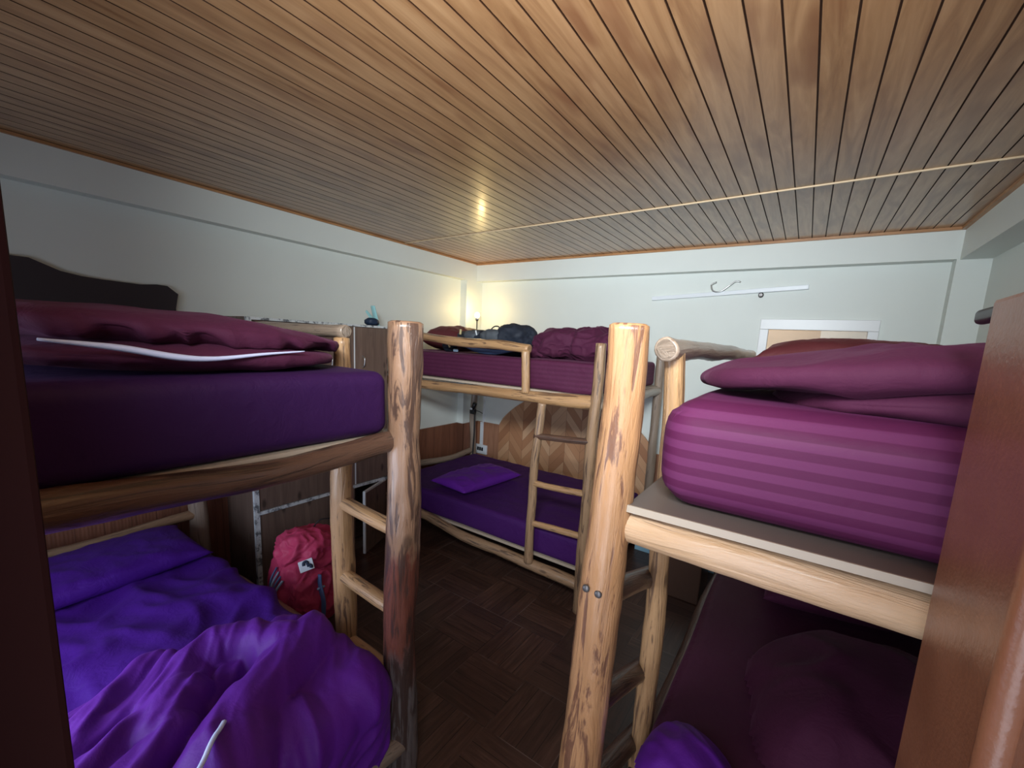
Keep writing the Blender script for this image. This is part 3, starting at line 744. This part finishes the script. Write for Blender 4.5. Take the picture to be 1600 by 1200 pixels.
for k, (a, z0, b, z1) in enumerate(((1.46, .968, .99, 1.10), (1.42, .628, .99, .76), (1.40, .355, .99, .47))):
    obj('rung', log([(-.345, a, z0), (-.385, b, z1)], .034, 51.3 + k, 30, 16, .006, .08), 'log_rail', t)
obj('guard_rail', log([(-.318, 1.17, 1.765), (-.315, 1.5, 1.76), (-.312, 1.9, 1.766), (-.31, 2.5, 1.755), (-.305, 3.15, 1.75)], [.033, .030, .034, .032, .032], 54.3, 70, 18, .012, .14), 'log_grey', t)
ub = obj('upper_base', bx(-.318, .82, .967, 3.13, 1.366, 1.384), 'ply_dark', t)
obj('edging', bx(-.318, .82, .962, .967, 1.366, 1.384), 'ply_edge', ub)
obj('lower_base', bx(-.29, .76, 1.03, 3.12, .32, .338), 'ply_edge', t)
def mr(p, n):
    return .006 * noise.noise(p * 2.5) + (.010 * math.cos(max(-1, min(1, (p.z - 1.53) / .15)) * PI / 2) if abs(n.z) < .5 else 0)
tag(obj('mattress', rbox((.268, 2.06, 1.518), (1.07, 2.10, .264), .075, 60, mr), 'plum_stripe'), 'thick satin striped plum mattress on the upper deck of the right wall bunk', 'mattress', 'bunk mattresses')
tag(obj('mattress', rbox((.235, 2.08, .430), (1.03, 2.06, .18), .05, 40, lambda p, n: .006 * noise.noise(p * 3)), 'plum'), 'dark plum mattress in the shade of the lower right bunk', 'mattress', 'bunk mattresses')
# duvet folded on the upper right bunk
def tp2(u, p):
    k = 1 - .40 * max(0, -u.x) ** 3 - .1 * max(0, u.x) ** 3
    return V((p.x, p.y, p.z * k - .045 * max(0, -u.x) ** 2))
bm = lay((.38, 1.47, 1.682), (.88, .86, .105), Matrix.Rotation(math.radians(1), 4, 'Y'), 12.2, .014, 0, 3.0, tp2)
join(bm, lay((.285, 1.46, 1.738), (1.08, .84, .110), Matrix.Rotation(math.radians(-1), 4, 'Y'), 15.4, .022, 0, 2.6, tp2))
tag(obj('duvet', bm, 'plum_plain'), 'folded plum duvet lying across the striped mattress of the upper right bunk', 'duvet')
tag(obj('pillow', pillow((.20, 2.60, 1.745), (.84, .46, .20), None, 13, 36, .01), 'maroon'), 'maroon pillow behind the folded duvet on the upper right bunk', 'pillow')
tag(obj('pillow', pillow((.30, 2.55, .60), (.78, .48, .16), Matrix.Rotation(math.radians(12), 3, 'Z'), 15, 36, .01), 'plum_plain'), 'plum pillow in the shade at the far end of the lower right bunk', 'pillow')
def heap_r(x, y):
    u = (x - .36) / .40; w = (y - 1.70) / .46; r = math.hypot(u, w) + .12 * noise.noise(V((x * 4, y * 4, 1)))
    if r >= 1: return -1
    return .22 * (1 - r * r) ** .6 + .025 * fold((x, y, 0), 4.5, 3.1, 2) * min(1, (1 - r) * 4)
tag(obj('duvet', heap(-.10, .76, 1.2, 2.2, 80, 90, .522, heap_r), 'plum_plain'), 'dark plum duvet heaped up in the shade of the lower right bunk', 'duvet')
def hump(x, y):
    u = (x + .14) / .145; w = (y - 1.19) / .14; r = math.hypot(u, w) + .10 * noise.noise(V((x * 7, y * 7, 1)))
    if r >= 1: return -1
    return .10 * (1 - r * r) ** .5 + .010 * fold((x + y, y, 0), 9, 3.1, 2) * min(1, (1 - r) * 4)
tag(obj('blanket', heap(-.285, .02, 1.05, 1.34, 60, 60, .522, hump), 'violet_duvet'), 'small purple bundled blanket at the ladder corner of the lower right bunk', 'blanket')

# ------------------------------------------------------------------ wardrobe by the left wall
WX, WY0, WY1, WZ = -2.875, 1.235, 2.29, 1.832
t = thing('wardrobe', ((XL + WX) / 2, 1.76, 0), 'brown laminate wardrobe with pale mottled edging against the left wall', 'wardrobe')
obj('carcass', boxes((XL + .022, WX - .02, WY0, WY0 + .02, 0, WZ), (XL + .022, WX - .02, WY1 - .02, WY1, 0, WZ), (XL + .022, WX - .02, WY0 + .02, WY1 - .02, WZ - .02, WZ), (XL + .022, WX - .02, WY0 + .02, WY1 - .02, 0, .06), (XL + .022, XL + .03, WY0 + .02, WY1 - .02, .06, WZ - .02), (XL + .03, WX - .02, WY0 + .02, WY1 - .02, .535, .555)), 'laminate_x', t)
obj('edging', boxes((WX - .02, WX + .003, WY0, WY0 + .030, 0, WZ), (WX - .02, WX + .003, WY0 + .030, WY1, WZ - .016, WZ), (WX - .02, WX + .003, WY0 + .030, WY1, .540, .564)), 'edging', t, 'mottled white and grey edging strip')
dy = 1.985
for a, b, z0, z1 in ((WY0 + .033, dy - .006, .568, WZ - .02), (dy + .006, WY1, .568, WZ - .02), (WY0 + .033, dy - .01, .02, .536)):
    d = obj('door_panel', bx(WX - .02, WX - .002, a, b, z0, z1), 'laminate', t)
    if z0 > .5:
        hy = dy + (.07 if a > 1.8 else -.20); hz = 1.555
        obj('handle', tube([(WX - .002, hy, hz - .05), (WX + .022, hy, hz - .035), (WX + .025, hy, hz + .02), (WX - .002, hy, hz + .04)], .005, 20, 8), 'steel', d)
obj('edging', bx(WX - .02, WX - .001, dy - .005, dy + .005, .568, WZ - .02), 'white', t, 'white strip between the upper doors')
# lower right door ajar, hinged at its far side
hx, hy, ang, wd = WX - .005, WY1 - .01, math.radians(24), .33
bm = bx(-.018, 0, -wd, 0, .02, .534); e = bx(-.019, .001, -wd - .004, -wd + .008, .02, .534)
e2 = bx(-.019, .001, -wd, 0, .526, .540)
R_ = Matrix.Translation((hx, hy, 0)) @ Matrix.Rotation(ang, 4, 'Z')
for q in (bm, e, e2): bmesh.ops.transform(q, matrix=R_, verts=q.verts)
dd = obj('door_panel', bm, 'laminate', t, 'lower door standing ajar')
join(e, e2); obj('edging', e, 'white', dd)
obj('latch', rbox((WX + .004, dy - .07, .61), (.016, .022, .012), .003, 6), 'white', t)
obj('hinge', bx(WX - .002, WX + .006, dy - .05, dy + .03, .775, .79), 'grommet', t)
# things on the wardrobe
tag(obj('cap', blob((-2.97, 2.33 - .12, WZ + .032), (.10, .11, .064), 2.3, 4, bun(2, .004)), 'navy'), 'small dark blue rolled cap on top of the wardrobe', 'cap')
bm = tube([(-2.99, 2.28, WZ + .003), (-2.99, 2.235, WZ + .16)], [.030, .026], 10, 14, flat=.35)
join(bm, tube([(-2.985, 2.275, WZ + .004), (-2.98, 2.165, WZ + .115)], [.022, .010], 10, 12, flat=.35))
tag(obj('plastic_sleeve', bm, 'teal'), 'pale teal plastic sleeve standing in a V on the wardrobe', 'plastic sleeve')

# ------------------------------------------------------------------ pink backpack on the floor
t = thing('backpack', (-2.36, 1.29, 0), 'pink hiking backpack with a white patch leaning on the floor by the wardrobe', 'backpack')
R1 = Matrix.Rotation(math.radians(-12), 4, 'X') @ Matrix.Rotation(math.radians(-14), 4, 'Y')
from mathutils.bvhtree import BVHTree
b1 = blob((-2.36, 1.29, .255), (.30, .38, .49), 3, 6, bun(3.7, .020), R1)
b2 = blob((-2.385, 1.315, .445), (.30, .34, .25), 2.5, 6, bun(9.1, .030), R1)
b3 = blob((-2.235, 1.27, .235), (.12, .30, .30), 2.6, 6, bun(5.1, .016), R1)
trees = [BVHTree.FromBMesh(q) for q in (b1, b2, b3)]
def on_bag(y, z):
    """point on the front of the bag at this height, and the way the cloth faces there"""
    best = None
    for q in trees:
        h = q.ray_cast(V((-1.5, y + .0, z)), V((-1, 0, 0)))
        if h[0] is not None and (best is None or h[0].x > best[0].x): best = h
    return best[0], best[1]
obj('bag_body', b1, 'pink', t); obj('lid', b2, 'pink', t); obj('front_pocket', b3, 'pink', t)
def card(c, w, h, m, th=.006):
    b = rbox((0, 0, 0), (th, w, h), th * .4, 6)
    bmesh.ops.transform(b, matrix=Matrix.Translation(V(c)) @ m, verts=b.verts); return b
PC, nr = on_bag(1.215, .435)
nr = (nr + V((1.0, -.55, .45))).normalized(); PC = PC + nr * .008
side = V((0, 0, 1)).cross(nr).normalized(); up = nr.cross(side)
Rp = Matrix((nr, side, up)).transposed().to_4x4() @ Matrix.Rotation(math.radians(14), 4, 'X')
pt = obj('patch', card(PC, .075, .062, Rp), 'patch', t, 'white patch with a dark emblem')
nx = (Rp @ V((1, 0, 0)))
def onp(y, z, o=.0045): return PC + (Rp @ V((o, y, z)))
em = bmesh.new()
join(em, tube([onp(-.012, .002), onp(-.010, .016), onp(.002, .021), onp(.010, .012), onp(.006, .002)], .008, 20, 6))
join(em, tube([onp(.004, -.004), onp(.016, -.004), onp(.024, -.012), onp(.020, -.022)], .0095, 20, 6))
obj('emblem', em, 'navy', pt)
obj('strap', tube([on_bag(1.275, .36)[0] + V((.004, 0, 0)), on_bag(1.27, .30)[0] + V((.006, 0, 0)), on_bag(1.265, .22)[0] + V((.006, 0, 0)), on_bag(1.26, .14)[0] + V((.004, 0, 0))], [.022, .024, .026, .026], 20, 8, flat=.35), 'blue_strap', t, 'dark blue strap with a buckle')
obj('buckle', rbox(on_bag(1.27, .29)[0] + V((.016, 0, 0)), (.012, .045, .010), .003, 6), 'pale_strap', t)
for k in range(4):
    obj('strap', tube([(-2.36 + .02 * k, 1.115, .42 - .02 * k), (-2.34 + .01 * k, 1.075, .38 - .025 * k), (-2.33, 1.06, .32 - .025 * k), (-2.32, 1.07, .22 - .02 * k)], .008, 16, 6, flat=.6), 'pale_strap' if k % 2 else 'blue_strap', t, 'pale and dark blue side webbing')
obj('drawcord', tube([(-2.42, 1.36, .55), (-2.40, 1.40, .60), (-2.38, 1.46, .60), (-2.40, 1.50, .615)], .004, 16, 6), 'black', t)

# ------------------------------------------------------------------ small things on the back wall
t = thing('clip_lamp', (-3.03, 3.58, 1.66), 'lit clip lamp with a glowing round bulb above the upper back bunk', 'lamp')
obj('stem', tube([(-3.03, 3.58, 1.66), (-3.035, 3.59, 1.76), (-3.03, 3.60, 1.88), (-3.03, 3.60, 1.975)], .006, 24, 8), 'black', t)
bm = lathe([(.010, 0), (.020, .012), (.022, .03), (.016, .034)]); bmesh.ops.translate(bm, verts=bm.verts, vec=(-3.03, 3.60, 1.965)); obj('socket', bm, 'steel', t)
obj('bulb', blob((-3.03, 3.60, 2.027), (.055, .055, .062), 2, 4), 'bulb', t)
obj('cord', tube([(-3.02, 3.59, 1.70), (-2.97, 3.58, 1.80), (-2.88, 3.57, 1.82), (-2.80, 3.56, 1.77), (-2.78, 3.56, 1.66)], .005, 30, 6), 'cord', t)
t = thing('clip_lamp', (-3.09, 3.64, 1.0), 'black unlit clip lamp on the corner post over the lower back bunk', 'lamp')
obj('clamp', rbox((-3.09, 3.655, .955), (.07, .05, .06), .012, 8), 'black', t)
bm = lathe([(.018, 0), (.024, .02), (.026, .075), (.020, .08)]); bmesh.ops.transform(bm, matrix=Matrix.Translation((-3.075, 3.63, .985)) @ Matrix.Rotation(math.radians(25), 4, 'Y'), verts=bm.verts); obj('lamp_shade', bm, 'black', t)
obj('bulb', blob((-3.08, 3.612, .99), (.035, .035, .028), 2, 3), 'white_plastic', t)
obj('arm', tube([(-3.06, 3.65, .965), (-3.0, 3.64, .97), (-2.93, 3.63, .955)], .004, 14, 6), 'cord', t)
obj('cord', tube([(-3.06, 3.65, .93), (-3.055, 3.645, .7), (-3.065, 3.645, .45), (-3.06, 3.645, .25)], .009, 30, 6), 'cord', t)
t = thing('wall_socket', (-3.12, YB - .02, .39), 'white triple wall socket with a conduit on the back wall panelling', 'socket')
sp = obj('plate', rbox((-3.118, YB - .034, .470), (.185, .026, .112), .006, 8), 'white_plastic', t)
for k in range(3): obj('outlet', rbox((-3.15 + .032 * k, YB - .049, .476), (.024, .008, .042), .003, 6), 'black', sp)
obj('conduit', boxes((-3.140, -3.098, YB - .034, YB - .0205, .526, .80), (-3.125, -3.10, YB - .012, YB - .0005, .80, 1.40)), 'white_plastic', t)
t = thing('tube_light', (-.63, YB, 2.20), 'unlit white tube light slanting on the back wall under the beam', 'light fixture')
bm = bx(-.585, .585, -.025, 0, -.017, .017, bev=.004); bmesh.ops.transform(bm, matrix=Matrix.Translation((-.64, YB - .002, 2.243)) @ Matrix.Rotation(math.radians(-3.4), 4, 'Y'), verts=bm.verts); obj('batten', bm, 'white_plastic', t)
obj('wire', tube([(-.70, YB - .02, 2.335), (-.735, YB - .03, 2.31), (-.715, YB - .035, 2.262), (-.66, YB - .035, 2.256), (-.60, YB - .03, 2.30), (-.555, YB - .02, 2.335), (-.52, YB - .012, 2.33)], .006, 40, 6), 'steel', t, 'grey looped wire')
bm = lathe([(.018, 0), (.020, .01), (.012, .022), (.012, .03)], 16); bmesh.ops.transform(bm, matrix=Matrix.Translation((-.365, YB - .003, 2.225)) @ Matrix.Rotation(math.radians(90), 4, 'X'), verts=bm.verts); obj('starter', bm, 'grommet', t)
# low wooden box on the floor beyond the right ladder
bm = boxes((-.76, -.42, 2.98, 3.30, .0, .30), bev=.008)
tag(obj('wooden_box', bm, 'log_rail'), 'low dark brown wooden box on the floor beyond the right bunk ladder', 'box')

# ------------------------------------------------------------------ light
def area(name, loc, rot, sx, sy, power, col):
    L = bpy.data.lights.new(name, 'AREA'); L.shape = 'RECTANGLE'; L.size = sx; L.size_y = sy; L.energy = power; L.color = col
    o = bpy.data.objects.new(name, L); COL.objects.link(o); o.location = loc; o.rotation_euler = rot; return o
a = area('doorway_daylight', (-.13, -.03, 1.2), (math.radians(90), 0, math.radians(8)), .5, 1.6, 8, (.80, .86, 1.0)); a.data.spread = math.radians(150)
a = area('upper_fill', (-.2, -.22, 2.33), (math.radians(88), 0, math.radians(22)), 1.0, .3, 46, (.88, .96, 1.0)); a.data.spread = math.radians(95)  # added fill brightening the far end; no transom opening in the wall
a = area('window_daylight', (-1.85, -.33, 1.2), (math.radians(90), 0, math.radians(-8)), 1.2, 1.3, 25, (.66, .78, 1.0))
L = bpy.data.lights.new('bulb_light', 'POINT'); L.energy = 3.6; L.color = (1, .72, .30); L.shadow_soft_size = .03
o = bpy.data.objects.new('bulb_light', L); COL.objects.link(o); o.location = (-3.02, 3.60, 2.09)
L = bpy.data.lights.new('hall_light', 'POINT'); L.energy = 14; L.color = (1, .9, .78); L.shadow_soft_size = .15
o = bpy.data.objects.new('hall_light', L); COL.objects.link(o); o.location = (-.4, 4.4, 2.3)
w = bpy.data.worlds.new('world'); scn.world = w; w.use_nodes = True
w.node_tree.nodes['Background'].inputs['Color'].default_value = (.75, .85, 1, 1); w.node_tree.nodes['Background'].inputs['Strength'].default_value = 1.0

# ------------------------------------------------------------------ camera
f_px, yaw, pit, roll, sx, sy = 658.796, -.584112, -.151181, .05135, 16.383, 35.624
fwd = V((math.sin(yaw) * math.cos(pit), math.cos(yaw) * math.cos(pit), math.sin(pit)))
r = fwd.cross(V((0, 0, 1))).normalized(); u = r.cross(fwd)
r2 = r * math.cos(roll) + u * math.sin(roll); u2 = u * math.cos(roll) - r * math.sin(roll)
cam = bpy.data.cameras.new('camera'); co = bpy.data.objects.new('camera', cam); COL.objects.link(co)
m = Matrix((r2, u2, -fwd)).transposed().to_4x4(); m.translation = V((0, 0, 1.76)); co.matrix_world = m
cam.sensor_width = 36; cam.lens = 36 * f_px / 1600; cam.clip_start = .02
cam.shift_x = -sx / 1600; cam.shift_y = sy / 1600
scn.camera = co
scn.view_settings.view_transform = 'Standard'; scn.view_settings.look = 'None'; scn.view_settings.gamma = 1
scn.view_settings.use_curve_mapping = False
scn.view_settings.exposure = 0.0
